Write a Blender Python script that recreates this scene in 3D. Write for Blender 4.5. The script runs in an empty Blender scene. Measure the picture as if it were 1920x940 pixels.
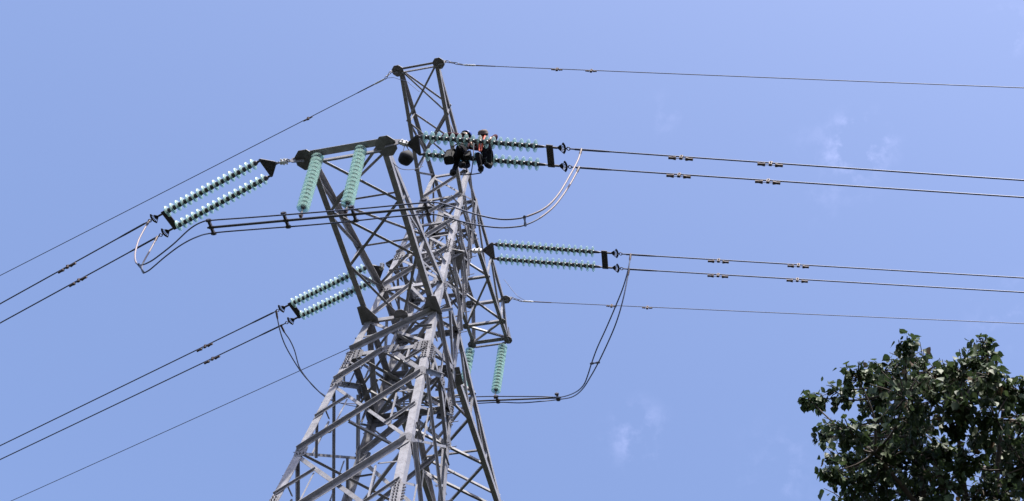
import bpy, math, random
from mathutils import Vector as V, Matrix, Quaternion
random.seed(7)
R = math.radians
scene = bpy.context.scene
COL = scene.collection

# ------------------------------------------------------------------ camera
CAM = V((9.764357, -18.022106, -27.044074))       # eye height 1.6 m; origin = tower axis at the lower crossarm
FW = V((-0.20995131, 0.49406387, 0.84369505)).normalized()
UP = V((0.14642965, -0.8373059, 0.52676104))
RT = FW.cross(UP).normalized(); UP = RT.cross(FW).normalized()
FPX = 2637.458                                    # focal length in photo pixels (1920 wide)
GZ = -28.65                                       # ground level
cd = bpy.data.cameras.new('camera'); cam = bpy.data.objects.new('camera', cd); COL.objects.link(cam)
cd.sensor_fit = 'HORIZONTAL'; cd.sensor_width = 36; cd.lens = 36*FPX/1920; cd.clip_start = .1; cd.clip_end = 6000
cam.matrix_world = Matrix((( RT.x, UP.x, -FW.x, CAM.x), (RT.y, UP.y, -FW.y, CAM.y), (RT.z, UP.z, -FW.z, CAM.z), (0,0,0,1)))
scene.camera = cam
def ray(px): return (FW*FPX + RT*(px[0]-960) - UP*(px[1]-470)).normalized()
def on_plane(px, n, o):                           # where a sight line meets a plane
    d = ray(px); n = V(n); return CAM + d*((V(o)-CAM).dot(n)/d.dot(n))

# ------------------------------------------------------------------ sky, sun, exposure
SUN_EL, SUN_AZ = R(60), math.atan2(-.80, .60)     # direction TO the sun
S = V((math.cos(SUN_EL)*math.cos(SUN_AZ), math.cos(SUN_EL)*math.sin(SUN_AZ), math.sin(SUN_EL)))
w = bpy.data.worlds.new('World'); scene.world = w; w.use_nodes = True
nt = w.node_tree; nt.nodes.clear()
def N(t, nt=nt, **k):
    n = nt.nodes.new(t)
    for a, b in k.items(): setattr(n, a, b)
    return n
out = N('ShaderNodeOutputWorld'); bg = N('ShaderNodeBackground'); sky = N('ShaderNodeTexSky', sky_type='NISHITA')
sky.sun_disc = False; sky.sun_elevation = SUN_EL; sky.sun_rotation = math.atan2(S.x, S.y)
sky.altitude = 200; sky.air_density = 1.0; sky.dust_density = 2.8; sky.ozone_density = 1.0
bg.inputs['Strength'].default_value = .15
grade = N('ShaderNodeMix', data_type='RGBA', blend_type='MULTIPLY'); grade.inputs[0].default_value = 1
grade.inputs[7].default_value = (.955, .945, 1.06, 1)
nt.links.new(sky.outputs[0], grade.inputs[6])
cur = grade.outputs[2]
tc = N('ShaderNodeTexCoord')
noi = N('ShaderNodeTexNoise'); noi.inputs['Scale'].default_value = 42; noi.inputs['Detail'].default_value = 7; noi.inputs['Roughness'].default_value = .62
nt.links.new(tc.outputs['Generated'], noi.inputs['Vector'])
wisps = [((1612,270),.034,.50), ((1196,815),.034,.26), ((1245,215),.022,.12), ((1892,55),.022,.40), ((1895,590),.035,.25), ((1480,880),.05,.12), ((1560,320),.05,.12)]
for px, rad, amt in wisps:                        # faint wisps of cloud, fixed in the sky by direction
    d = ray(px)
    dist = N('ShaderNodeVectorMath', operation='DISTANCE'); dist.inputs[1].default_value = d
    nt.links.new(tc.outputs['Generated'], dist.inputs[0])
    m = N('ShaderNodeMapRange', interpolation_type='SMOOTHSTEP'); m.inputs[1].default_value = rad; m.inputs[2].default_value = 0; m.inputs[3].default_value = 0; m.inputs[4].default_value = 1
    nt.links.new(dist.outputs['Value'], m.inputs[0])
    a = N('ShaderNodeMapRange', interpolation_type='SMOOTHSTEP'); a.inputs[1].default_value = .47; a.inputs[2].default_value = .74; nt.links.new(noi.outputs[0], a.inputs[0])
    b_ = N('ShaderNodeMath', operation='MULTIPLY'); nt.links.new(m.outputs[0], b_.inputs[0]); nt.links.new(a.outputs[0], b_.inputs[1])
    s = N('ShaderNodeMath', operation='MULTIPLY'); s.inputs[1].default_value = amt*.5; nt.links.new(b_.outputs[0], s.inputs[0])
    mx = N('ShaderNodeMix', data_type='RGBA'); mx.inputs[7].default_value = (5.6, 5.6, 8.6, 1)
    nt.links.new(s.outputs[0], mx.inputs[0]); nt.links.new(cur, mx.inputs[6]); cur = mx.outputs[2]
nt.links.new(cur, bg.inputs['Color']); nt.links.new(bg.outputs[0], out.inputs[0])
sd = bpy.data.lights.new('sun', 'SUN'); sd.energy = 5.0; sd.angle = R(.5); sd.color = (1, .95, .88)
so = bpy.data.objects.new('sun', sd); COL.objects.link(so); so.rotation_euler = S.to_track_quat('Z', 'Y').to_euler(); so.location = (20, -30, 40)
vs = scene.view_settings; vs.view_transform = 'Standard'; vs.look = 'None'; vs.exposure = .96; vs.gamma = 1
scene.display_settings.display_device = 'sRGB'

# ------------------------------------------------------------------ materials
MATS = {}
def mat(name, col, rough=.5, metal=0., var=.15, scale=8., bump=0., trans=0., alt=None, spec=.5, coord='Object', piece=0):
    m = bpy.data.materials.new(name); m.use_nodes = True; t = m.node_tree; b = t.nodes['Principled BSDF']
    c = t.nodes.new('ShaderNodeTexCoord'); n = t.nodes.new('ShaderNodeTexNoise'); n.inputs['Scale'].default_value = scale; n.inputs['Detail'].default_value = 6
    t.links.new(c.outputs[coord], n.inputs['Vector'])
    r = t.nodes.new('ShaderNodeValToRGB'); r.color_ramp.elements[0].position = .3; r.color_ramp.elements[1].position = .7
    a = V(col); bb = V(alt) if alt else a*(1+var); aa = a if alt else a*(1-var)
    r.color_ramp.elements[0].color = (*aa, 1); r.color_ramp.elements[1].color = (*bb, 1)
    t.links.new(n.outputs[0], r.inputs[0]); t.links.new(r.outputs[0], b.inputs['Base Color'])
    b.inputs['Roughness'].default_value = rough; b.inputs['Metallic'].default_value = metal
    b.inputs['Specular IOR Level'].default_value = spec
    if piece:
        oi = t.nodes.new('ShaderNodeObjectInfo'); mr = t.nodes.new('ShaderNodeMapRange'); mr.inputs[3].default_value = 1-piece; mr.inputs[4].default_value = 1+piece
        t.links.new(oi.outputs['Random'], mr.inputs[0]); mm = t.nodes.new('ShaderNodeMix'); mm.data_type = 'RGBA'; mm.blend_type = 'MULTIPLY'; mm.inputs[0].default_value = 1
        n2 = t.nodes.new('ShaderNodeTexNoise'); n2.inputs['Scale'].default_value = 46; n2.inputs['Detail'].default_value = 4; t.links.new(c.outputs[coord], n2.inputs['Vector'])
        st = t.nodes.new('ShaderNodeValToRGB'); st.color_ramp.elements[0].position = .34; st.color_ramp.elements[0].color = (.55,.46,.40,1); st.color_ramp.elements[1].position = .46; st.color_ramp.elements[1].color = (1,1,1,1); t.links.new(n2.outputs[0], st.inputs[0])
        t.links.new(r.outputs[0], mm.inputs[6]); t.links.new(mr.outputs[0], mm.inputs[7])
        m3 = t.nodes.new('ShaderNodeMix'); m3.data_type = 'RGBA'; m3.blend_type = 'MULTIPLY'; m3.inputs[0].default_value = .8; t.links.new(mm.outputs[2], m3.inputs[6]); t.links.new(st.outputs[0], m3.inputs[7]); t.links.new(m3.outputs[2], b.inputs['Base Color'])
    if trans: b.inputs['Transmission Weight'].default_value = trans
    if bump:
        bp = t.nodes.new('ShaderNodeBump'); bp.inputs['Strength'].default_value = bump; t.links.new(n.outputs[0], bp.inputs['Height']); t.links.new(bp.outputs[0], b.inputs['Normal'])
    MATS[name] = m; return m
STEEL = mat('galvanised_steel', (.245,.243,.262), .6, .15, .2, 6, .05, piece=.2)
PLATE = mat('gusset_steel', (.17,.168,.18), .6, .15, .25, 9, .05, piece=.15)
BOLT = mat('bolt_steel', (.16,.15,.155), .5, .5, .2, 20)
DARKM = mat('forged_steel', (.07,.065,.075), .5, .4, .3, 25)
BRIGHT = mat('bright_fitting', (.55,.54,.52), .4, .4, .15, 25)
WIRE = mat('aluminium_strand', (.075,.085,.13), .55, .3, .15, 30)
NEWALU = mat('new_aluminium', (.21,.17,.175), .6, .1, .1, 30)
RUST = mat('weathered_weight', (.09,.065,.06), .6, .3, .35, 25)
BAR = mat('jumper_tube_metal', (.07,.07,.075), .5, .3, .2, 12)
# green toughened glass
def glass():
    m = bpy.data.materials.new('toughened_glass'); m.use_nodes = True; t = m.node_tree; b = t.nodes['Principled BSDF']
    b.inputs['Base Color'].default_value = (.62,.70,.67,1); b.inputs['Roughness'].default_value = .22; b.inputs['IOR'].default_value = 1.45
    tr = t.nodes.new('ShaderNodeBsdfTranslucent'); tr.inputs[0].default_value = (.64,.75,.72,1)
    tp = t.nodes.new('ShaderNodeBsdfTransparent'); tp.inputs[0].default_value = (.68,.87,.86,1)
    m1 = t.nodes.new('ShaderNodeMixShader'); m1.inputs[0].default_value = .30
    m2 = t.nodes.new('ShaderNodeMixShader'); m2.inputs[0].default_value = .56
    o = t.nodes['Material Output']
    t.links.new(b.outputs[0], m1.inputs[1]); t.links.new(tr.outputs[0], m1.inputs[2])
    t.links.new(m1.outputs[0], m2.inputs[1]); t.links.new(tp.outputs[0], m2.inputs[2]); t.links.new(m2.outputs[0], o.inputs[0])
    return m
GLASS = glass()
BARK = mat('bark', (.07,.055,.045), .9, 0, .35, 14, .5)
GROUND = mat('ground_grass_soil', (.014,.018,.012), .95, 0, 0, .6, .3, alt=(.028,.029,.024), spec=0)
CONC = mat('footing_concrete', (.32,.31,.29), .9, 0, .15, 6, .2)
def leafmat():
    m = bpy.data.materials.new('leaf'); m.use_nodes = True; t = m.node_tree; b = t.nodes['Principled BSDF']
    g = t.nodes.new('ShaderNodeVertexColor'); g.layer_name = 'tint'
    b.inputs['Roughness'].default_value = .55; b.inputs['Specular IOR Level'].default_value = .3
    t.links.new(g.outputs[0], b.inputs['Base Color'])
    tr = t.nodes.new('ShaderNodeBsdfTranslucent'); t.links.new(g.outputs[0], tr.inputs[0])
    mx = t.nodes.new('ShaderNodeMixShader'); mx.inputs[0].default_value = .3
    t.links.new(b.outputs[0], mx.inputs[1]); t.links.new(tr.outputs[0], mx.inputs[2]); t.links.new(mx.outputs[0], t.nodes['Material Output'].inputs[0])
    return m
LEAF = leafmat()
CL_DARK = mat('dark_workwear', (.014,.014,.020), .9, 0, .3, 20, spec=.1)
CL_MAROON = mat('maroon_sleeve', (.055,.017,.022), .9, 0, .3, 20, spec=.1)
CL_RED = mat('red_webbing', (.55,.075,.035), .7, 0, .15, 30)
SKIN = mat('skin', (.36,.20,.14), .55, 0, .1, 20)
HAIR = mat('hair', (.02,.016,.014), .7, 0, .2, 30)
HELM = mat('blue_helmet', (.02,.05,.22), .3, 0, .08, 10)
HAT = mat('brown_hat', (.075,.048,.042), .8, 0, .2, 20)
BOOT = mat('boot_leather', (.014,.013,.014), .8, 0, .2, 20, spec=.2)
BAG = mat('black_canvas', (.016,.016,.019), .85, 0, .3, 14, .4)
ROPE = mat('rope_fibre', (.035,.035,.05), .9, 0, .2, 60)

# ------------------------------------------------------------------ helpers
class MB:
    def __init__(s): s.v = []; s.f = []; s.m = []; s.sm = []
    def add(s, vs, fs, m=0, smooth=False):
        o = len(s.v); s.v += [V(x) for x in vs]; s.f += [tuple(o+i for i in f) for f in fs]; s.m += [m]*len(fs); s.sm += [smooth]*len(fs); return s
    def prism(s, poly, off, m=0):                 # closed polygon extruded by vector off
        n = len(poly); poly = [V(p) for p in poly]; off = V(off)
        nrm = V((0,0,0))
        for i in range(n): nrm += poly[i].cross(poly[(i+1)%n])
        if nrm.dot(off) > 0: poly = poly[::-1]
        s.add(poly+[p+off for p in poly], [tuple(range(n)), tuple(range(2*n-1, n-1, -1))]+[(i, i+n, (i+1)%n+n, (i+1)%n) for i in range(n)], m); return s
    def box(s, c, x, y, z, m=0):                  # centre and three half-axes
        c, x, y, z = V(c), V(x), V(y), V(z); return s.prism([c-x-y-z, c+x-y-z, c+x+y-z, c-x+y-z], z*2, m)
    def lbar(s, A, B, d1, d2, w1, w2=None, t=.012, m=0):   # rolled steel angle: heel on A-B, legs along d1 and d2
        A, B = V(A), V(B); ax = (B-A).normalized(); w2 = w2 or w1
        d1 = V(d1); d1 = (d1-ax*d1.dot(ax)).normalized(); d2 = V(d2); d2 = d2-ax*d2.dot(ax); d2 = (d2-d1*d2.dot(d1)).normalized()
        pr = [(0,0), (w1,0), (w1,t), (t,t), (t,w2), (0,w2)]
        a = [A+d1*x+d2*y for x, y in pr]; n = 6
        off = B-A; fl = d1.cross(d2).dot(ax) < 0
        sides = [(i, (i+1)%n, (i+1)%n+n, i+n) for i in range(n)]
        caps = [(3,2,1,0), (5,4,3,0), (6,7,8,9), (6,9,10,11)]
        fs = sides+caps
        if fl: fs = [f[::-1] for f in fs]
        return s.add(a+[p+off for p in a], fs, m)
    def tube(s, pts, r, seg=8, m=0, caps=True):
        pts = [V(p) for p in pts]; n = len(pts); rs = r if isinstance(r, (list, tuple)) else [r]*n
        t0 = (pts[1]-pts[0]).normalized(); u = t0.orthogonal().normalized(); vs = []
        for i, p in enumerate(pts):
            t = (pts[min(i+1, n-1)]-pts[max(i-1, 0)]).normalized(); u = (u-t*u.dot(t)).normalized(); b = t.cross(u)
            for k in range(seg): a = 2*math.pi*k/seg; vs.append(p+(u*math.cos(a)+b*math.sin(a))*rs[i])
        fs = [(i*seg+k, i*seg+(k+1)%seg, (i+1)*seg+(k+1)%seg, (i+1)*seg+k) for i in range(n-1) for k in range(seg)]
        s.add(vs, fs, m, True)
        if caps: s.add(vs[:seg], [tuple(range(seg-1, -1, -1))], m); s.add(vs[-seg:], [tuple(range(seg))], m)
        return s
    def lathe(s, c, ax, prof, seg=20, m=0):       # profile of (radius, height along ax)
        c, ax = V(c), V(ax).normalized(); u = ax.orthogonal().normalized(); b = ax.cross(u); vs = []
        for r, h in prof:
            for k in range(seg): a = 2*math.pi*k/seg; vs.append(c+ax*h+(u*math.cos(a)+b*math.sin(a))*max(r, 1e-4))
        fs = [(i*seg+k, i*seg+(k+1)%seg, (i+1)*seg+(k+1)%seg, (i+1)*seg+k) for i in range(len(prof)-1) for k in range(seg)]
        return s.add(vs, fs, m, True)
    def ring(s, c, ax, R_, r, seg=16, m=0):
        ax = V(ax).normalized(); u = ax.orthogonal().normalized(); b = ax.cross(u)
        return s.tube([V(c)+(u*math.cos(2*math.pi*k/seg)+b*math.sin(2*math.pi*k/seg))*R_ for k in range(seg+1)], r, 6, m, False)
    def build(s, name, mats, parent=None, origin=None):
        me = bpy.data.meshes.new(name); o_ = V(origin) if origin is not None else V((0,0,0))
        me.from_pydata([p-o_ for p in s.v], [], s.f)
        for mm in (mats if isinstance(mats, (list, tuple)) else [mats]): me.materials.append(mm)
        me.polygons.foreach_set('material_index', s.m); me.polygons.foreach_set('use_smooth', s.sm); me.update()
        ob = bpy.data.objects.new(name, me); COL.objects.link(ob)
        place(ob, o_, parent); return ob
WPOS = {}
def place(ob, pos, parent=None):                  # parents are never rotated, so positions simply subtract
    ob.parent = parent; WPOS[ob] = V(pos); ob.location = V(pos)-(WPOS[parent] if parent else V((0,0,0)))
def tag(o, label=None, cat=None, group=None, kind=None):
    for k, x in (('label', label), ('category', cat), ('group', group), ('kind', kind)):
        if x: o[k] = x
    return o
def thing(name, loc, label, cat, group=None):
    o = bpy.data.objects.new(name, None); o.empty_display_size = .2; COL.objects.link(o); place(o, loc); return tag(o, label, cat, group)

# ------------------------------------------------------------------ ground
g = MB(); n = 40; L = 2500
for i in range(n+1):
    for j in range(n+1):
        x = (i/n*2-1); y = (j/n*2-1); x = math.copysign(abs(x)**2.2, x)*L; y = math.copysign(abs(y)**2.2, y)*L
        r_ = math.hypot(x, y); z = GZ+min(1, max(0, (r_-25)/120))*(.8*math.sin(x*.021)+.7*math.cos(y*.017+.6))
        g.v.append(V((x, y, z)))
g.f = [(i*(n+1)+j, (i+1)*(n+1)+j, (i+1)*(n+1)+j+1, i*(n+1)+j+1) for i in range(n) for j in range(n)]; g.m = [0]*len(g.f); g.sm = [True]*len(g.f)
tag(g.build('ground', GROUND), kind='structure')

# ------------------------------------------------------------------ lattice tower
W0, KU, KL = .8845, .0449, .0702
Z1, H2, H3 = 1.43, 6.14, 7.63
def Wz(z): return W0-(KU if z > 0 else KL)*z
def corner(sx, sy, z): return V((sx*Wz(z), sy*Wz(z), z))
X, Y, Z = V((1,0,0)), V((0,1,0)), V((0,0,1))
FACES = {'F': (-Y, X), 'R': (X, Y), 'B': (Y, -X), 'L': (-X, -Y)}    # outward normal, left-to-right seen from outside
def fp(f, s, z, off=0.): n_, l = FACES[f]; return n_*(Wz(z)+off)+l*(s*Wz(z))+Z*z
tower = thing('transmission_tower', (0,0,GZ), 'tall galvanised steel lattice power line tower seen from below', 'pylon')
legs = {}
for sx in (-1, 1):
    for sy in (-1, 1):
        m = MB(); zs = [GZ+.3, -5.4, 0, 4.4, H3+.05]; ws = [.19, .165, .15, .13]
        for a, b, wd in zip(zs, zs[1:], ws):
            m.lbar(corner(sx, sy, a), corner(sx, sy, b), X*-sx, Y*-sy, wd, t=.018)
        legs[sx, sy] = m.build('leg', STEEL, tower, corner(sx, sy, 0))
for (sx, sy), lg in legs.items():                # splice plates with their bolt rows, on the two outer flanges
    for z in (-7.0, -1.75, 3.2):
        for n_, l, ss in ((Y*sy, X*-sx, sx), (X*sx, Y*-sy, sy)):
            m = MB(); b = MB(); a0 = corner(sx, sy, z-.32)+n_*.003; a1 = corner(sx, sy, z+.32)+n_*.003
            m.prism([a0+l*.012, a0+l*.165, a1+l*.150, a1+l*.012], n_*.012)
            for k in range(7):
                for q in (.05, .115):
                    c = a0.lerp(a1, (k+.5)/7)+n_*.008+l*q; m.tube([c, c+n_*.04], .017, 6, 1)
            m.build('splice_plate', [STEEL, BOLT], lg, (a0+a1)/2)
    if (sx, sy) == (1, 1):
        k = 0
        z = -12.
        while z < 7:
            m = MB(); c = corner(sx, sy, z)+(X*-.04 if k % 2 else Y*-sy*.04)
            o_ = Y*sy if k % 2 else X*sx
            m.tube([c, c+o_*.17, c+o_*.17+Z*.025], .010, 6); m.build('step_bolt', BOLT, lg, c); z += .42; k += 1
def face_bar(f, A, B, wd, outside, name='diagonal_brace', t=.010, parent=None):
    """a steel angle lying on a face; A, B are (s, z)"""
    n_, l = FACES[f]; o = .018 if outside else -.022
    a, b = fp(f, *A, off=o), fp(f, *B, off=o); ax = (b-a).normalized()
    q = ax.cross(n_).normalized()
    if q.z < 0: q = -q
    if abs(q.z) < .12: q = q if q.dot(l)*(1 if A[0] >= 0 else -1) > 0 else -q
    m = MB(); h = q*(wd/2)
    m.lbar(a+h, b+h, -q, n_ if outside else -n_, wd, t=t)
    return m.build(name, STEEL, parent or tower, (a+b)/2)
def gusset(f, s, z, sx_, sz_, off=.004, name='gusset_plate', bolts=0, poly=None):
    n_, l = FACES[f]; c = fp(f, s, z, off); m = MB()
    poly = poly or [(-1,-.7), (-.5,-1), (.5,-1), (1,-.7), (1,.7), (.5,1), (-.5,1), (-1,.7)]
    m.prism([c+l*x*sx_+Z*y*sz_ for x, y in poly], n_*.010)
    if bolts:
        for k in range(bolts):
            q = c+l*((k % 3-1)*sx_*.55)+Z*((k//3)*.09-sz_*.45)+n_*.006; m.tube([q, q+n_*.034], .016, 6, 1)
    return m.build(name, [PLATE, BOLT], tower, c)
def xpanel(f, za, zb, wd, red=False, wr=.06):
    """X bracing between two levels; '/' lies outside the legs, the other inside"""
    up_out = f in ('F', 'B')
    if f in 'LR': wd *= .72
    e = .06
    s0 = 1-.05/Wz(za); s1 = 1-.05/Wz(zb)
    face_bar(f, (-s0, za+e), (s1, zb-e), wd*1.15 if up_out else wd, up_out)
    face_bar(f, (s0, za+e), (-s1, zb-e), wd if up_out else wd*1.1, not up_out)
    if red:
        dz = zb-za; zm = za+dz*.5; sl = 1-.04/Wz(zm); q = (za+dz*.25, za+dz*.75)
        face_bar(f, (-sl, zm-.02), (-.47, q[1]), wr, up_out, 'redundant_brace', .007)      # leg to the falling diagonal
        face_bar(f, (.47, q[0]), (sl, zm+.02), wr, up_out, 'redundant_brace', .007)
        face_bar(f, (-.50, q[1]-.05), (-.53, q[0]+.05), wr*.7, not up_out, 'redundant_brace', .006)
        face_bar(f, (.53, q[0]+.05), (.50, q[1]-.05), wr*.7, not up_out, 'redundant_brace', .006)
        face_bar(f, (-sl, q[0]), (-.53, q[0]+.02), wr*.7, not up_out, 'redundant_brace', .006)
        face_bar(f, (.53, q[1]), (sl, q[1]-.02), wr*.7, not up_out, 'redundant_brace', .006)
LV = [GZ+.5, -23.2, -18.6, -14.6, -11.1, -8.0, -5.25, -2.70]
for f in FACES:
    for a, b in zip(LV, LV[1:]):
        xpanel(f, a, b, 0.10 if a < -6 else .078, red=a > -15, wr=.05)
    # K panel under the waist beam
    for sg in (-1, 1):
        face_bar(f, (sg*.95, -2.62), (sg*.10, -1.58), .095 if sg < 0 else .11, sg < 0)
        face_bar(f, (sg*.52, -2.15), (sg*.95, -1.72), .045, sg > 0, 'redundant_brace', .007)
    face_bar(f, (-.97, -1.50), (.97, -1.50), .125, False, 'horizontal_brace', .012)
    gusset(f, 0, -1.52, .24, .15, bolts=6)
    for sg in (-1, 1): gusset(f, sg*.82, -1.55, .20, .17, bolts=9)
    for z in (-2.68, -5.22): [gusset(f, sg*.90, z, .13, .17, bolts=3) for sg in (-1, 1)]
    # between waist beam and crossarm level
    face_bar(f, (-.94, -1.40), (.92, -.06), .115, f in ('F', 'B'))
    face_bar(f, (.94, -1.40), (-.92, -.06), .08, f not in ('F', 'B'))
    face_bar(f, (-.96, 0), (.96, 0), .125, False, 'horizontal_brace', .012)
    face_bar(f, (-.96, Z1), (.96, Z1), .12, False, 'horizontal_brace', .012)
    face_bar(f, (-.92, .06), (.0, Z1-.08), .075, True); face_bar(f, (.92, .06), (.0, Z1-.08), .075, False)
    face_bar(f, (.02, -1.44), (.02, -.10), .05, False, 'redundant_brace', .007)
    for sg in (-1, 1):
        face_bar(f, (sg*.5, -2.1), (sg*.5, -1.58), .042, False, 'redundant_brace', .006)
        face_bar(f, (sg*.97, -.75), (sg*.5, -.70), .045, sg > 0, 'redundant_brace', .006)
        for a, b in ((Z1, 3.07), (3.07, 4.66), (4.66, H2)):
            face_bar(f, (sg*.95, (a+b)/2), (sg*.06, (a+b)/2+.02), .045, sg < 0, 'redundant_brace', .006)
            face_bar(f, (sg*.95, (a+b)/2+.04), (sg*.45, b-.06), .04, sg > 0, 'redundant_brace', .006)
    for a, b, wd in ((Z1, 3.07, .075), (3.07, 4.66, .072), (4.66, H2, .066), (H2, H3, .06)):
        xpanel(f, a, b, wd)
    for z in (3.07, 4.66, H2, H3): face_bar(f, (-.96, z), (.96, z), .085, False, 'horizontal_brace')
    for z in (Z1, 3.07, 4.66, H2): [gusset(f, sg*.82, z, .13, .15, bolts=3) for sg in (-1, 1)]
# plan bracing (looked at from below)
for z, wd in ((-1.5, .08), (0, .085), (Z1, .07), (H2, .06), (-5.25, .07)):
    for A, B in (((-1,-1), (1,1)), ((1,-1), (-1,1))):
        a = corner(*A, z)*1; b = corner(*B, z); ax = (b-a).normalized(); a += ax*.12+Z*(.03 if A[0] < 0 else .045); b -= ax*.12-Z*(.03 if A[0] < 0 else .045)
        m = MB(); m.lbar(a, b, ax.cross(Z), Z, wd, t=.009); m.build('plan_brace', STEEL, tower, (a+b)/2)
for z in (-2.7, -1.46, .05, 3.1, 4.7):            # diamond frames between the middles of the faces
    for A, B in (((0,-1), (1,0)), ((1,0), (0,1)), ((0,1), (-1,0)), ((-1,0), (0,-1))):
        w_ = Wz(z)*.94; a, b = V((A[0]*w_, A[1]*w_, z)), V((B[0]*w_, B[1]*w_, z)); ax = (b-a).normalized()
        m = MB(); m.lbar(a, b, ax.cross(Z), Z, .055, t=.007); m.build('plan_brace', STEEL, tower, (a+b)/2)
for sx in (-1, 1):
    for sy in (-1, 1):                            # concrete footings
        c = corner(sx, sy, GZ); m = MB(); m.lathe(c-Z*.3, Z, [(.0,0), (.5,0), (.42,.75), (.36,.8), (0,.8)], 20); m.build('footing', CONC, tower, c)

# crossarms ---------------------------------------------------------
A_, T_, ZT = 5.3696, .9263, -.017
A2, T2, ZT2 = 3.9036, .5622, 7.646
A3, T3, ZT3 = 4.677, .554, 6.62
def bar(parent, a, b, d1, d2, wd, name='brace', t=.009, w2=None):
    m = MB(); m.lbar(a, b, d1, d2, wd, w2, t); return m.build(name, STEEL, parent, (V(a)+V(b))/2)
def hexplate(parent, c, rx, ry, name='tip_plate', th=.014, rot=0):
    m = MB(); c = V(c); m.prism([c+V((rx*math.cos(R(22.5+45*k)+rot), ry*math.sin(R(22.5+45*k)+rot), 0)) for k in range(8)], Z*th); return m.build(name, PLATE, parent, c)
def lower_arm(u):
    tips = {s: V((s*T_, u*A_, ZT)) for s in (-1, 1)}
    tops = {s: V((s*T_, u*(A_-.02), ZT+.16)) for s in (-1, 1)}
    m = MB()
    for s in (-1, 1):
        m.lbar(corner(s, u, 0)-Z*.01+Y*u*.05, tips[s], X*-s, Z, .135, .135, .014)       # bottom chord
        m.lbar(corner(s, u, Z1)+Y*u*.02, tops[s], X*-s, Z*-1, .13, .13, .012)         # top chord
    arm = m.build('crossarm', STEEL, tower, (0, u*A_, ZT))
    fr = [0, .335, .665, 1]
    def bc(s, t, k=1.): a = corner(s, u, 0).lerp(tips[s], t); return V((a.x*k, a.y, a.z))
    def tp(s, t): return corner(s, u, Z1).lerp(tops[s], t)
    # tip beam: bottom flange and hanging web
    bar(arm, tips[-1]+X*.1+Y*.02-Z*.02, tips[1]-X*.1+Y*.02-Z*.02, -Y, Z, .17, 'end_beam', .014, .10)
    bar(arm, tips[-1]+X*.1+Y*.10-Z*.02, tips[1]-X*.1+Y*.10-Z*.02, -Z, Y, .11, 'end_beam', .01, .08)
    for s in (-1, 1):
        hexplate(arm, tips[s]+V((s*.02, -u*.04, -.05)), .25, .27)
        m = MB(); c = tips[s]+X*s*.22; m.prism([c+V((-.2*s,0,.22)), c+V((.14*s,0,.08)), c+V((.17*s,0,-.05)), c+V((.1*s,0,-.12)), c+V((-.2*s,0,-.2))], Y*.02); m.build('hanger_plate', PLATE, arm, c)
    # bottom plane lacing (nearest tip: X, then X, then to the middle of the root beam)
    k = 0
    for t0, t1 in ((1, .665), (.665, .335)):
        for s in (-1, 1):
            a, b = bc(s, t0, .9), bc(-s, t1, .9); a.z += .02+.014*(s > 0); b.z += .02+.014*(s > 0)
            bar(arm, a, b, Y*u, Z, .066, 'bottom_brace')
    mid = V((0, u*W0, 0))
    for s in (-1, 1): a = bc(s, .335, .92); bar(arm, a+Z*.02, mid+X*s*.12+Y*u*.03+Z*.02, Y*u, Z, .062, 'bottom_brace')
    hexplate(arm, mid+V((0, u*.0, -.03)), .19, .19, 'root_plate')
    for s in (-1, 1):
        c = corner(s, u, 0); m = MB()
        m.prism([c+V((s*x, u*y, -.03)) for x, y in ((.12,-.10), (.09,.42), (-.10,.46), (-.32,.06), (-.32,-.1))], Z*-.012); m.build('root_plate', PLATE, arm, c)
    # side lacing
    for s in (-1, 1):
        pts = [tp(s, .0), bc(s, .335), tp(s, .335), bc(s, .665), tp(s, .665), bc(s, .87)]
        pts[0] = corner(s, u, Z1)+Y*u*.1
        for a, b in zip(pts, pts[1:]):
            if (a-b).length > .2: bar(arm, a-X*s*.03, b-X*s*.03, Y, X*-s, .055, 'side_brace', .007)
    # top plane lacing
    for t0, t1 in ((.02, .335), (.335, .665), (.665, .95)):
        s = 1 if k % 2 else -1; k += 1
        bar(arm, tp(s, t0)*1-Z*.02, tp(-s, t1)-Z*.02, Y*u, Z, .06, 'top_brace', .007)
    for t in (.335, .665): bar(arm, tp(-1, t)-Z*.035, tp(1, t)-Z*.035, Y*u, Z, .048, 'top_brace', .007)
    return arm
lower_arm(-1); lower_arm(1)
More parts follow.
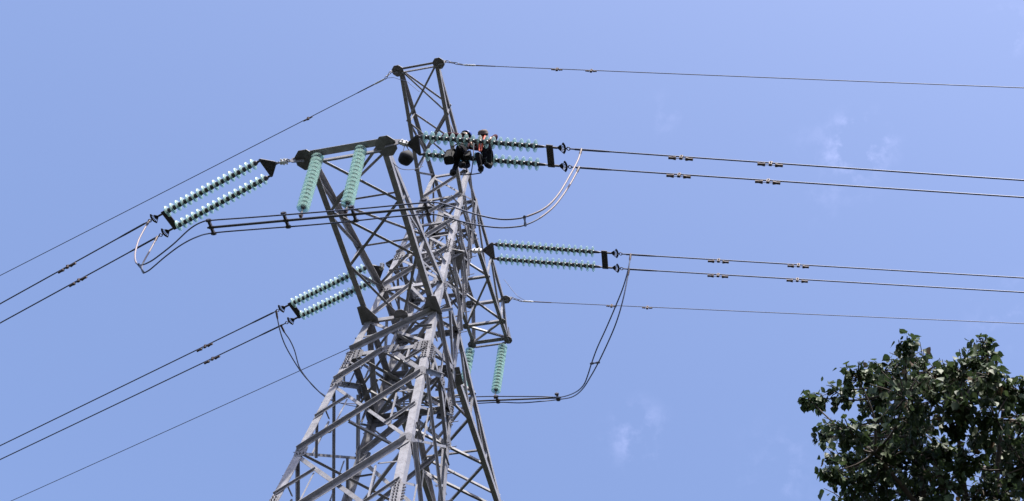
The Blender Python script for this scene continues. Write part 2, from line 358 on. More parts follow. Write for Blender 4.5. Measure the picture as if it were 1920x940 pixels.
def upper_arm_near():
    u = -1; m = MB(); tips = {s: V((s*T2, u*A2, ZT2)) for s in (-1, 1)}
    for s in (-1, 1):
        m.lbar(corner(s, u, H2)+Y*u*.03, tips[s]-Z*.03, X*-s, Z, .105, .10, .012)
        m.lbar(corner(s, u, H3), tips[s]+Z*.06, X*-s, Z*-1, .10, .10, .012)
    arm = m.build('crossarm', STEEL, tower, (0, u*A2, ZT2))
    bc = lambda s, t: corner(s, u, H2).lerp(tips[s], t)
    tp = lambda s, t: corner(s, u, H3).lerp(tips[s], t)
    bar(arm, tips[-1]+X*.08-Z*.05, tips[1]-X*.08-Z*.05, -Y, Z, .06, 'end_beam', .012, .07); bar(arm, tips[-1]+X*.08+Y*.05-Z*.05, tips[1]-X*.08+Y*.05-Z*.05, -Z, Y, .08, 'end_beam', .01, .05)
    for s in (-1, 1):
        hexplate(arm, tips[s]+V((s*.02, 0, -.08)), .17, .18)
        m = MB(); c = tips[s]+X*s*.15; m.prism([c+V((-.14*s,0,.16)), c+V((.08*s,0,.04)), c+V((.08*s,0,-.08)), c+V((-.14*s,0,-.18))], Y*.018); m.build('hanger_plate', PLATE, arm, c)
    for t0, t1 in ((1, .60), (.60, .22)):
        for s in (-1, 1):
            o = Z*(.01+.012*(s > 0))
            bar(arm, bc(s, t0)+o, bc(-s, t1)+o, Y*u, Z, .055, 'bottom_brace', .008)
            bar(arm, tp(s, t0)+o, tp(-s, t1)+o, Y*u, Z, .055, 'top_brace', .007)
    for s in (-1, 1):
        pts = [corner(s, u, H3)+Y*u*.05, bc(s, .22), tp(s, .22), bc(s, .6), tp(s, .6)]
        for a, b in zip(pts, pts[1:]): bar(arm, a-X*s*.03, b-X*s*.03, Y, X*-s, .05, 'side_brace', .007)
    return arm
upper_arm_near()
def upper_arm_far():
    m = MB(); g_ = {s: V((s*.50, A2, ZT2)) for s in (-1, 1)}; e_ = {s: V((s*T3, A3, ZT3)) for s in (-1, 1)}
    for s in (-1, 1):
        m.lbar(corner(s, 1, H2), e_[s], X*-s, Z, .10, .10, .012)
        m.lbar(corner(s, 1, H3), g_[s]+Z*.04, X*-s, Z*-1, .095, .095, .012)
        m.lbar(g_[s], e_[s]+Z*.08, X*-s, Y*-1, .095, .095, .012)
    arm = m.build('crossarm', STEEL, tower, (0, A3, ZT3))
    bc = lambda s, t: corner(s, 1, H2).lerp(e_[s], t)
    tp = lambda s, t: corner(s, 1, H3).lerp(g_[s], t)
    bar(arm, e_[-1]+X*.09-Z*.04, e_[1]-X*.09-Z*.04, Y*-1, Z, .12, 'end_beam', .012, .10); bar(arm, e_[-1]+X*.09-Z*.04+Y*.06, e_[1]-X*.09-Z*.04+Y*.06, -Z, Y, .09, 'end_beam', .01, .06)
    for t, wd in ((.40, .07), (.82, .08)): bar(arm, bc(-1, t)+Z*.02, bc(1, t)+Z*.02, Y, Z, wd, 'bottom_brace', .008)
    bar(arm, g_[-1]-Z*.03, g_[1]-Z*.03, Y, Z, .09, 'end_beam', .01)
    for t0, t1 in ((.03, .40), (.40, .82), (.82, .99)):
        for s in (-1, 1): o = Z*(.035+.012*(s > 0)); bar(arm, bc(s, t0)*1+o, bc(-s, t1)+o, Y, Z, .06, 'bottom_brace', .008)
    for s in (-1, 1):
        pts = [corner(s, 1, H3), bc(s, .4), tp(s, .55), bc(s, .82), g_[s]]
        for a, b in zip(pts, pts[1:]): bar(arm, a-X*s*.03, b-X*s*.03, Y, X*-s, .055, 'side_brace', .007)
        hexplate(arm, g_[s]+V((s*.05, .0, -.06)), .16, .15)
        hexplate(arm, e_[s]+V((0, -.02, -.07)), .13, .14)
        hexplate(arm, bc(s, .82)-Z*.03, .10, .10, 'root_plate')
        m = MB(); c = e_[s]+X*s*.02; m.prism([c+V((0,-.25,.28)), c+V((0,.06,.20)), c+V((0,.08,-.12)), c+V((0,-.1,-.14))], X*s*.02); m.build('hanger_plate', PLATE, arm, c)
        m = MB(); c = g_[s]+X*s*.12; m.prism([c+V((-.12*s,0,.10)), c+V((.12*s,0,.05)), c+V((.12*s,0,-.08)), c+V((-.12*s,0,-.14))], Y*.018); m.build('hanger_plate', PLATE, arm, c)
    return arm
upper_arm_far()
# brackets that carry the middle phase on the two side faces
WB, EB, HB = 1.1288, -.572, 3.073
for s in (-1, 1):
    f = 'R' if s > 0 else 'L'; c = V((s*Wz(HB), EB, HB)); m = MB()
    m.prism([c+V((s*.0,-.16,-.04)), c+V((s*.30,-.03,-.04)), c+V((s*.30,.05,-.04)), c+V((0,.62,-.04))], Z*.016)
    m.prism([c+V((s*.0,0,-.30)), c+V((s*.31,0,-.03)), c+V((s*.31,0,.05)), c+V((0,0,.18))], Y*.016)
    m.build('phase_bracket', PLATE, tower, c)

# ------------------------------------------------------------------ insulators
def disc_mesh():
    m = MB()                                      # axis +Z towards the tower; metal cap above, glass skirt below
    m.lathe((0,0,0), Z, [(.0,.098), (.034,.098), (.046,.088), (.058,.045), (.062,.012), (.050,.002)], 14, 1)
    m.lathe((0,0,0), Z, [(.040,.020), (.060,.018), (.100,.008), (.130,-.006), (.140,-.020), (.136,-.024), (.118,-.014), (.106,-.028), (.098,-.028), (.092,-.012),
                         (.078,-.012), (.073,-.030), (.066,-.030), (.060,-.010), (.046,-.008), (.042,-.026), (.030,-.026), (.024,-.010)], 28, 0)
    m.lathe((0,0,0), Z, [(.052,-.004), (.046,-.03), (.036,-.045), (.034,-.062), (.0,-.062)], 10, 1)
    o = m.build('glass_disc', [GLASS, DARKM]); me = o.data; bpy.data.objects.remove(o); WPOS.clear() if False else None; return me
DISC = disc_mesh()
def add_discs(parent, P, d, count, pitch):        # d = direction from the tower outwards
    q = (-d).to_track_quat('Z', 'Y')
    for k in range(count):
        o = bpy.data.objects.new('glass_disc', DISC); COL.objects.link(o); place(o, P+d*(k*pitch), parent)
        o.rotation_mode = 'QUATERNION'; o.rotation_quaternion = q; o.scale = (1, 1, pitch/.155)
def hdir(az): return V((math.cos(az), math.sin(az), 0))
AZR, AZL = R(8), R(180-16)
SEP = .43
ends = {}
def tension(key, S_, az, pxf, pxl, yo, label, group='double glass strings that hold the conductors'):
    hd = hdir(az); h = V((-hd.y, hd.x, 0)); h = h if h.y < 0 else -h      # h points to the camera side
    nn = V((-hd.y, hd.x, 0))
    F_ = on_plane(pxf, nn, S_); L_ = on_plane(pxl, nn, S_); pitch = (L_-F_).length/16; d = (L_-F_).normalized(); up = d.cross(h); up = up if up.z > 0 else -up
    print(key, 'pitch', round(pitch, 4), 'link', round((F_-S_).length, 2), 'slope', round(math.degrees(math.asin(-d.z)), 1))
    root = thing('tension_insulator', S_, label, 'insulator', group)
    a0 = F_-d*.20                                  # line of the tower yoke's two holes
    apex = a0-d*.20; ld = (apex-S_).normalized(); ll = (apex-S_).length
    m = MB(); m.prism([apex-d*.05+h*.035, apex-d*.05-h*.035, a0-h*(SEP/2+.04), a0+d*.05-h*(SEP/2+.04), a0+d*.05+h*(SEP/2+.04), a0+h*(SEP/2+.04)], up*.018); m.build('yoke_plate', DARKM, root, a0)
    # chain of shackles from the hanger plate to the yoke
    m = MB(); nl = max(2, int(ll/.11)); side = ld.cross(Z).normalized()
    for k in range(nl):
        c = S_+ld*(ll*(k+.5)/nl); ax = side if k % 2 else ld.cross(side); oth = ld.cross(ax); r_ = ll/nl*.62
        m.tube([c+ld*(r_*math.cos(t))+oth*(.032*math.sin(t)) for t in [2*math.pi*i/12 for i in range(13)]], .013, 6, 0, False)
    m.build('shackle_chain', DARKM, root, S_)
    c = S_+ld*(ll*.55); m = MB(); m.box(c, ld*.12, side*.04, ld.cross(side)*.05); m.tube([c-side*.08+ld*.06, c+side*.08+ld*.06], .022, 8); m.tube([c-side*.08-ld*.06, c+side*.08-ld*.06], .022, 8); m.build('adjusting_clevis', BRIGHT, root, c)
    e0 = L_+d*yo                                   # line yoke
    m = MB(); m.prism([e0-d*.075-h*(SEP/2+.05), e0-d*.075+h*(SEP/2+.05), e0+d*.075+h*(SEP/2+.05), e0+d*.075-h*(SEP/2+.05)], up*.02)
    for q in (-.35, 0, .35): m.tube([e0+h*SEP*q-up*.012, e0+h*SEP*q], .018, 8)
    m.build('yoke_plate', DARKM, root, e0)
    for sg, nm in ((1, 'n'), (-1, 'f')):
        o = h*(sg*SEP/2); m = MB()
        m.tube([F_+o-d*.22, F_+o-d*.10, F_+o-d*.08, L_+o+d*.05, L_+o+d*.06, L_+o+d*yo*.6, L_+o+d*yo*.65, L_+o+d*yo], [.022, .03, .018, .018, .036, .028, .018, .018], 8)
        st = m.build('insulator_string', DARKM, root, F_+o); add_discs(st, F_+o, d, 17, pitch)
        # fan-shaped adjusting plate and its eye link
        f0 = e0+o+d*.06; m = MB(); m.box(f0+d*.05, d*.07, h*.022, up*.012)
        for th in (-.017, .012):
            c0 = f0+d*.10
            def ar(r, n_=7): return [c0+d*(r*math.cos(a))+h*(r*math.sin(a)) for a in [R(-42+84*i/(n_-1)) for i in range(n_)]]
            o1, o2, i1, i2 = ar(.21), ar(.165), ar(.115), ar(.02)
            for i in range(6):
                m.prism([o1[i], o1[i+1], o2[i+1], o2[i]], up*.006); m.prism([i1[i], i1[i+1], i2[i+1], i2[i]], up*.006)
                m.prism([o2[i], o2[i].lerp(o2[i+1], .5), i1[i].lerp(i1[i+1], .5), i1[i]], up*.006)
        m.build('adjusting_plate', DARKM, root, f0)
        e1 = f0+d*.36; m = MB(); m.ring(e1, up, .035, .012); m.tube([e1-d*.09, e1-d*.03], .014, 8); m.tube([e1+d*.03, e1+d*.16], .016, 8); m.build('eye_link', DARKM, root, e1)
        ends[key+nm] = e1+d*.14
    ends[key+'_d'] = d
    return root
TL, TR = V((-T_-.22, -A_, ZT-.02)), V((T_+.33, -A_, ZT-.02))
BL, BR = V((-WB-.02, EB, HB)), V((WB+.02, EB, HB))
tension('AR', TR, AZR, (799,274), (1004,291), .33, 'double glass insulator string with two workers sitting on it')
tension('AL', TL, AZL, (486,322), (325.5,409), .10, 'double green glass insulator string sloping down left from the nearest arm tip')
tension('BR', BR, AZR, (937,472.5), (1111,486), .31, 'double green glass insulator string right of the tower body with no workers on it')
tension('BL', BL, AZL, (690.5,516), (560,579), .10, 'double green glass insulator string half hidden behind the lattice left of the tower body')

def suspension(pt, pb, yp, label, count=15):
    a = on_plane(pt, Y, (0, yp, 0)); b = on_plane(pb, Y, (0, yp, 0)); d = (b-a).normalized(); L_ = (b-a).length; pitch = (L_-.12)/count
    print('susp', round(L_, 2), round(pitch, 3))
    root = thing('suspension_insulator', a, label, 'insulator', 'single glass strings that carry the jumper tubes')
    m = MB(); m.tube([a-d*.12, a], .016, 8); m.ring(a-d*.12, Y, .035, .012); m.build('ball_link', DARKM, root, a)
    m = MB(); m.tube([b-d*.10, b+d*.12], .014, 8); m.box(b+d*.13, X*.03, Y*.035, Z*.05); m.build('hanging_clamp', RUST, root, b)
    st = MB().tube([a, b], .012, 6).build('core_pins', DARKM, root, a)
    add_discs(st, a+d*.07, d, count, pitch); return b+d*.13
s1 = suspension((598,287), (566,398), -A_, 'hanging glass insulator string at the left end of the nearest arm')
s2 = suspension((677,279), (650,390), -A_, 'hanging glass insulator string nearer the tower at the right end of the nearest arm')
s3 = suspension((943,648), (929,739), A3, 'hanging glass insulator string fully visible against the sky right of the tower')
s4 = suspension((882,655), (866,745), A3, 'hanging glass insulator string partly hidden behind the right tower leg')

# ------------------------------------------------------------------ conductors and ground wires
def wire(name, p0, az, pxe, r, label, cat, group, length=230, c=1600., tail=None):
    hd = hdir(az); nn = V((-hd.y, hd.x, 0)); e = on_plane(pxe, nn, p0); se = (e-p0).dot(hd); sl = (e.z-p0.z)/se-se/(2*c)
    f = lambda s: p0+hd*s+Z*(sl*s+s*s/(2*c))
    m = MB(); pts = [f(length*(k/70)**1.6) for k in range(71)]; m.tube(pts, r, 7)
    root = m.build(name, WIRE, None, p0); tag(root, label, cat, group); root['_az'] = 0; del root['_az']
    return root, f, hd
CG = 'paired conductors of the power line'
WF = {}
for key, az, pn, pf, dsc in (('AR', AZR, (1920,338.5), (1920,370.5), 'the upper pair running right'), ('BR', AZR, (1920,521.5), (1920,548.5), 'the lower pair running right'),
                        ('AL', AZL, (0,570), (0,606), 'the upper pair sloping down left'), ('BL', AZL, (0,836), (0,862), 'the lower pair sloping down left')):
    for nm, px, q in (('n', pn, 'upper'), ('f', pf, 'lower')):
        WF[key+nm] = wire('conductor', ends[key+nm], az, px, .0165, 'dark power conductor, %s wire of %s' % (q, dsc), 'power line', CG)
        p0 = ends[key+nm]; f = WF[key+nm][1]; m = MB(); m.tube([f(0), f(.55)], .024, 8); m.tube([f(.55), f(.75)], [.024, .0175], 8); m.build('dead_end_clamp', WIRE, WF[key+nm][0], p0)
def dead_end(S_, az, pxe, pxt, label, key):
    hd = hdir(az); nn = V((-hd.y, hd.x, 0)); p = on_plane(pxt, nn, S_); d = (p-S_).normalized(); L_ = (p-S_).length
    WF[key] = wire('ground_wire', p, az, pxe, .0115, label, 'ground wire', 'ground wires from the tower top'); root = WF[key][0]
    m = MB(); side = d.cross(Z).normalized(); nl = max(2, int(L_/.12))
    for k in range(nl):
        c = S_+d*(L_*(k+.5)/nl); ax = side if k % 2 else d.cross(side); oth = d.cross(ax); r_ = L_/nl*.6
        m.tube([c+d*(r_*math.cos(t))+oth*(.026*math.sin(t)) for t in [2*math.pi*i/12 for i in range(13)]], .011, 6, 0, False)
    m.build('shackle_chain', DARKM, root, S_)
    f = WF[key][1]; m = MB(); m.tube([f(0), f(.06), f(.30), f(.36)], [.012, .026, .026, .014], 8); m.build('wedge_clamp', BRIGHT, root, p)
    m = MB(); m.tube([f(.36), f(.9)], [.018, .015], 8); m.build('preformed_grip', RUST, root, p)
dead_end(V((T2+.22, -A2, ZT2-.02)), AZR, (1920,165), (868,122), 'thin ground wire running right from the top of the tower', 'GR')
dead_end(V((-T2-.22, -A2, ZT2-.02)), AZL, (0,517), (722,148), 'thin ground wire sloping down left from the top of the tower', 'GL')
dead_end(V((.50+.24, A2, ZT2-.02)), AZR, (1920,607), (978,565), 'thin ground wire running right below all the conductors', 'HR')
dead_end(V((-.50-.24, A2, ZT2-.02)), AZL, (20,940), (860,560), 'thin ground wire coming out behind the lower left tower leg', 'HL')
# loose tail of the far ground wire
f = WF['HR'][1]; hd = hdir(AZR); nn = V((-hd.y, hd.x, 0)); m = MB()
m.tube([on_plane(q, nn, f(0)) for q in ((945,524), (952,533), (961,545), (971,556), (983,563), (997,566.5))], .0075, 6); m.build('wire_tail', WIRE, WF['HR'][0], f(0))
f = WF['GL'][1]; hd = hdir(AZL); nn = V((-hd.y, hd.x, 0)); m = MB()
m.tube([on_plane(q, nn, f(0)) for q in ((716,150.5), (727,146.5), (738,145.5), (748,149), (762,152), (772,160), (786,172))], .0075, 6); m.build('wire_tail', WIRE, WF['GL'][0], f(0))

def damper(key, px, label, L_=.50, r=.032, drop=.085):
    root_w, f, hd = WF[key]; nn = V((-hd.y, hd.x, 0)); q = on_plane(px, nn, f(0)); s = (q-f(0)).dot(hd); c = f(s); t = (f(s+.1)-f(s-.1)).normalized()
    up = (Z-t*Z.dot(t)).normalized(); sd_ = t.cross(up)
    root = thing('vibration_damper', c, label, 'damper', 'vibration dampers clamped to the wires')
    m = MB(); m.box(c-up*.03, t*.03, sd_*.028, up*.055); m.tube([c-up*.02-sd_*.05, c-up*.02+sd_*.05], .012, 6); m.build('clamp', RUST, root, c)
    b = c-up*drop; m = MB(); m.tube([b-t*L_*.45, b+t*L_*.45], .008, 6); m.build('messenger_cable', DARKM, root, b)
    for sg in (-1, 1):
        e = b+t*(sg*L_*.5); i_ = b+t*(sg*L_*.20); m = MB(); m.tube([i_, i_.lerp(e, .12), i_.lerp(e, .5), e], [r*1.15, r*1.2, r*.82, r*.95], 10); m.build('weight', RUST, root, e)
for key, px, lab in (
    ('ARn', (1278,300), 'damper on the upper wire of the upper right pair, nearer the tower'), ('ARn', (1446,311), 'damper on the upper wire of the upper right pair, farther from the tower'),
    ('ARf', (1274,330), 'damper on the lower wire of the upper right pair, nearer the tower'), ('ARf', (1441,341), 'damper on the lower wire of the upper right pair, farther from the tower'),
    ('BRn', (1348,493), 'damper on the upper wire of the lower right pair, nearer the tower'), ('BRn', (1498,502), 'damper on the upper wire of the lower right pair, farther from the tower'),
    ('BRf', (1347,519), 'damper on the lower wire of the lower right pair, nearer the tower'), ('BRf', (1496,529), 'damper on the lower wire of the lower right pair, farther from the tower'),
    ('ALn', (122,507), 'damper on the upper wire of the upper left pair'), ('ALf', (142,534), 'damper on the lower wire of the upper left pair'),
    ('BLn', (380,659), 'damper on the upper wire of the lower left pair'), ('BLf', (395,680), 'damper on the lower wire of the lower left pair')): damper(key, px, lab)
for key, px, lab in (('GR', (1045,130), 'small damper on the top right ground wire, nearer the tower'), ('GR', (1109,133.5), 'small damper on the top right ground wire, farther from the tower'),
    ('HR', (1147,573), 'small damper on the low right ground wire beside the hanging jumper cables'), ('HR', (1214,576.5), 'small damper on the low right ground wire, right of the jumper cables'),
    ('GL', (578,222), 'small damper on the top left ground wire')): damper(key, px, lab, .30, .022, .05)

# ------------------------------------------------------------------ jumpers
def smooth(pts, n_=6):
    o = []
    for i in range(len(pts)-1):
        p0, p1, p2, p3 = pts[max(i-1, 0)], pts[i], pts[i+1], pts[min(i+2, len(pts)-1)]
        for k in range(n_):
            t = k/n_; o.append(.5*((2*p1)+(p2-p0)*t+(2*p0-5*p1+4*p2-p3)*t*t+(3*p1-p0-3*p2+p3)*t**3))
    return o+[pts[-1]]
def vplane(a, b): d = b-a; n_ = V((-d.y, d.x, 0)); return n_, a
JR = .016
def jumper(barL, barR, yb, off, left_px, mid_px, right_px, endL, endR, label, bright_l, bright_r):
    y_ = yb+off; nb, ob = Y, V((0, y_, 0))
    mid = [on_plane(q, nb, ob) for q in mid_px]
    nl, ol = vplane(mid[0], endL); nr, orr = vplane(mid[-1], endR)
    lf = [endL]+[on_plane(q, nl, ol) for q in left_px[1:]]; rt_ = [on_plane(q, nr, orr) for q in right_px[:-1]]+[endR]
    pts = smooth(lf+mid+rt_)
    m = MB(); m.tube(pts, JR, 8); ob_ = m.build('jumper_cable', WIRE, None, mid[0]); tag(ob_, label, 'jumper cable', 'jumper cables that loop past the tower')
    for br, sl in ((bright_l, pts[:bright_l*6+1]), (bright_r, pts[-(bright_r*6+1):])):
        if br:
            m = MB(); m.tube(sl, JR*1.18, 8); m.build('new_sleeve', NEWALU, ob_, sl[0])
    for e, q in ((pts[0], pts[3]), (pts[-1], pts[-4])):
        m = MB(); d = (q-e).normalized(); m.tube([e-d*.02, e+d*.16, e+d*.22], [.028, .028, .018], 8); m.build('terminal_lug', RUST, ob_, e)
    return pts
eAL = {k: WF['AL'+k][1](.35) for k in 'nf'}; eAR = {k: WF['AR'+k][1](.35) for k in 'nf'}; eBL = {k: WF['BL'+k][1](.35) for k in 'nf'}; eBR = {k: WF['BR'+k][1](.35) for k in 'nf'}
def at_end(fn, px): # px on conductor -> 3D on its plane
    root_w, f, hd = WF[fn]; return f((on_plane(px, V((-hd.y, hd.x, 0)), f(0))-f(0)).dot(hd))
P = jumper(None, None, -A_, -.17, [(269,431), (262,446), (256,463), (253,480), (256,494), (266,497), (281,491), (296,481), (325,458), (356,429.5)],
  [(379,416.5), (400,413), (470,408), (560,401), (660,393), (735,386), (805,380)],
  [(833,383), (866,394), (899,404), (935,411), (963,411), (988,406), (1021,391), (1046,366), (1068,330), (1083,302), (1089,288)],
  at_end('ALn', (269,431)), at_end('ARn', (1089,288)), 'upper of the two jumper cables looping under the nearest arm', 4, 5)
Q = jumper(None, None, -A_, .15, [(286,459), (280,472), (272,486), (266,500), (269,511), (278,508), (290,498.5), (310.5,481), (339,460), (368,445)],
  [(400,437), (488,429.5), (560,424), (640,417), (735,407), (805,402)],
  [(838,408), (871,417), (899,423), (935,427), (963,426), (985,422), (1012,409), (1040,386), (1065,352), (1080,326), (1085,320)],
  at_end('ALf', (286,459)), at_end('ARf', (1085,320)), 'lower of the two jumper cables looping under the nearest arm', 3, 4)
P2 = jumper(None, None, A3, -.14, [(511.6,598), (524.5,618), (534,646), (550,675), (566.6,700), (585,721), (604,740), (620,750), (640,756)],
  [(690,757), (760,753), (830,747), (898,744), (937,743.5), (1013,743.8), (1046,745)],
  [(1064,742), (1082,734), (1095,721), (1103,701), (1109,682), (1120,652), (1136,617), (1153.6,576), (1168,540), (1178,505), (1182,485)],
  at_end('BLn', (511.6,598)), at_end('BRn', (1182,485)), 'left of the two long jumper cables hanging right of the tower', 0, 0)
Q2 = jumper(None, None, A3, .06, [(525,615), (534,624), (543.5,638), (552.5,658), (561,688), (574,708), (590,727), (606,740), (626,751), (650,759)],
  [(690,764), (760,762), (830,759), (896,756.5), (937,754.5), (975,755.7), (1013,753), (1050,749)],
  [(1074,744), (1092,730), (1107.6,706), (1122,680), (1141,640), (1154,609), (1164,578), (1172,545), (1179,513)],
  at_end('BLf', (525,615)), at_end('BRf', (1179,513)), 'right of the two long jumper cables hanging right of the tower', 0, 0)
def jumper_bar(pa, pb, yp, spx, label, r=.028, k0=-.17, k1=.15):
    a, b = on_plane(pa, Y, (0,yp,0)), on_plane(pb, Y, (0,yp,0)); d = (b-a).normalized()
    m = MB(); m.tube([a-d*.05, a, b, b+d*.05], [r*.7, r, r, r*.7], 12); ob = m.build('jumper_tube', BAR, None, (a+b)/2); tag(ob, label, 'jumper tube', 'rigid tubes that carry the jumpers')
    for q in spx:
        c = on_plane(q, Y, (0,yp,0)); c = a+d*((c-a).dot(d)); m = MB(); m.box(c+Y*((k0+k1)/2), d*.028, Y*((k1-k0)/2+.03), Z*.03)
        for k in (k0, k1, 0): m.tube([c+Y*k-d*.05, c+Y*k+d*.05], .036, 8)
        m.build('spacer_clamp', DARKM, ob, c)
jumper_bar((393,427), (806,389), -A_, [(396,427), (537,413), (663,403), (800,389.5)], 'dark rigid tube hung on two glass strings under the nearest arm')
jumper_bar((700,760), (1049,746), A3, [(716,760), (800,756), (934,748), (1046,746)], 'dark rigid tube hung low behind the tower, reaching right into the sky', .025, -.13, .07)
def spacer(a, b, label):
    m = MB(); d = (b-a).normalized(); m.tube([a-d*.03, a+d*.05, a.lerp(b, .5), b-d*.05, b+d*.03], [.03, .03, .016, .03, .03], 8); tag(m.build('jumper_spacer', DARKM, None, (a+b)/2), label, 'spacer', 'loose spacers between jumper cables')
def near(pts, px):
    def pr(p): d = p-CAM; return (960+FPX*d.dot(RT)/d.dot(FW), 470-FPX*d.dot(UP)/d.dot(FW))
    return min(pts, key=lambda p: sum((a-b)**2 for a, b in zip(pr(p), px)))
spacer(near(P, (985,406)), near(Q, (983,421)), 'small dark spacer in the jumper loop right of the tower')
spacer(near(P, (260,497)), near(Q, (269,511)), 'small dark spacer at the lowest left bend of the jumper cables')
spacer(near(P2, (1109,681)), near(Q2, (1121,681)), 'small spacer bar between the two long hanging jumper cables')

# ------------------------------------------------------------------ workers
def person(origin, J, edges, rad, matf, mats, label, fingers=()):
    """one continuous skinned body: J joints (metres, local), edges, radius per joint"""
    names = list(J); me = bpy.data.meshes.new('person'); me.from_pydata([J[k] for k in names], [(names.index(a), names.index(b)) for a, b in edges], [])
    ob = bpy.data.objects.new('person', me); COL.objects.link(ob)
    md = ob.modifiers.new('Skin', 'SKIN'); md.use_smooth_shade = True; md.branch_smoothing = .6
    for i, k in enumerate(names):
        r_ = rad[k]; me.skin_vertices[0].data[i].radius = r_ if isinstance(r_, tuple) else (r_, r_)
        me.skin_vertices[0].data[i].use_root = (k == 'pelvis')
    sb = ob.modifiers.new('Sub', 'SUBSURF'); sb.levels = 2; sb.render_levels = 2
    dg = bpy.context.evaluated_depsgraph_get(); nm = bpy.data.meshes.new_from_object(ob.evaluated_get(dg)); bpy.data.objects.remove(ob)
    nm.materials.clear()
    for m in mats: nm.materials.append(m)
    for p in nm.polygons:
        p.use_smooth = True; c = p.center; best = None
        for a, b in edges:
            A, B = V(J[a]), V(J[b]); t = max(0, min(1, (c-A).dot(B-A)/max((B-A).length_squared, 1e-9))); q = (c-A.lerp(B, t)).length/(.4+(rad[a] if not isinstance(rad[a], tuple) else rad[a][0])*6)
            if best is None or q < best[0]: best = (q, a, b)
        p.material_index = matf(best[1], best[2])
    nm.name = 'person'; o = bpy.data.objects.new('person', nm); COL.objects.link(o); place(o, origin); tag(o, label, 'person', 'linemen on the insulator string'); return o
EDGES = [('pelvis','waist'), ('waist','chest'), ('chest','neck'), ('neck','jaw'), ('jaw','skull')]
for s in 'LR':
    EDGES += [('pelvis','hip'+s), ('hip'+s,'knee'+s), ('knee'+s,'ankle'+s), ('ankle'+s,'toe'+s), ('chest','sho'+s), ('sho'+s,'elb'+s), ('elb'+s,'wri'+s), ('wri'+s,'palm'+s)]
    EDGES += [('palm'+s, 'fa%d%s' % (k, s)) for k in range(4)]+[('fa%d%s' % (k, s), 'fb%d%s' % (k, s)) for k in range(4)]+[('wri'+s, 'th'+s)]
RAD = dict(pelvis=(.15,.12), waist=(.14,.11), chest=(.16,.12), neck=.058, jaw=.075, skull=.092)
for s in 'LR':
    RAD.update({'hip'+s:.095, 'knee'+s:.066, 'ankle'+s:.05, 'toe'+s:.04, 'sho'+s:.07, 'elb'+s:.052, 'wri'+s:.036, 'palm'+s:.034, 'th'+s:.011})
    for k in range(4): RAD.update({'fa%d%s' % (k, s):.011, 'fb%d%s' % (k, s):.009})
def hand(J, s, palm_dir, curl, spread):
    pd, cu, sp = V(palm_dir).normalized(), V(curl).normalized(), V(spread).normalized()
    w_ = V(J['wri'+s]); p = w_+pd*.07; J['palm'+s] = p
    for k in range(4):
        ln_ = (.040, .046, .043, .033)[k]; b = p+sp*((k-1.5)*.021)+pd*ln_; J['fa%d%s' % (k, s)] = b; J['fb%d%s' % (k, s)] = b+(cu*.7+pd*.35).normalized()*ln_
    J['th'+s] = w_+sp*-.05+pd*.055+cu*.02
def mf(a, b):
    if a.startswith(('fa','palm')) or (a.startswith('wri')) : return 2
    if a in ('jaw',) or (a == 'neck'): return 2
    if a.startswith(('sho','elb')) or b.startswith('sho'): return 1
    if a.startswith('ankle'): return 3
    return 0
def head_parts(o, org, J, face, up, hatmat, hat='helmet'):
    fc, up = V(face).normalized(), V(up).normalized(); sk = V(J['skull'])+org; sd_ = fc.cross(up)
    m = MB(); c = sk+fc*.088-up*.03
    m.prism([c+up*.03-sd_*.006, c+up*.03+sd_*.006, c-up*.015+fc*.022+sd_*.014, c-up*.015+fc*.022-sd_*.014], fc*-.03); m.build('nose', SKIN, o, c)
    for s in (-1, 1):
        e = sk+fc*.083+sd_*s*.034-up*.005; m = MB(); m.lathe(e-fc*.010, fc, [(.014,0), (.012,.008), (.006,.013), (0,.014)], 10); m.build('eye', HAIR, o, e)
        e = sk+sd_*s*.094-up*.03; m = MB(); m.lathe(e, sd_*s, [(.03,-.01), (.032,.004), (.02,.012), (0,.010)], 12); m.build('ear', SKIN, o, e)
    m = MB(); c = sk+fc*.085-up*.075; m.box(c, sd_*.025, up*.005, fc*.006); m.build('mouth', CL_MAROON, o, c)
    m = MB(); m.lathe(sk-up*.02-fc*.012, up, [(.098,-.05), (.104,0), (.100,.05), (.07,.095), (0,.115)], 18); m.build('hair', HAIR, o, sk)
    m = MB()
    if hat == 'helmet':
        m.lathe(sk+up*.03, up, [(.128,0), (.132,.005), (.126,.02), (.120,.06), (.095,.11), (.05,.138), (0,.146)], 22)
        m.prism([sk+up*.03+fc*.10+sd_*.10, sk+up*.03+fc*.175+sd_*.05, sk+up*.03+fc*.175-sd_*.05, sk+up*.03+fc*.10-sd_*.10], up*.008)
    else:
        m.lathe(sk+up*.03, up, [(.128,-.006), (.130,0), (.114,.01), (.108,.05), (.08,.085), (0,.098)], 22)
    m.build('helmet' if hat == 'helmet' else 'hat', hatmat, o, sk)
nR = V((-hdir(AZR).y, hdir(AZR).x, 0))
def string_pt(px, sg):                            # point on one of the two strings right of the nearest arm
    return on_plane(px, nR, TR+(-nR if sg < 0 else nR)*(SEP/2))
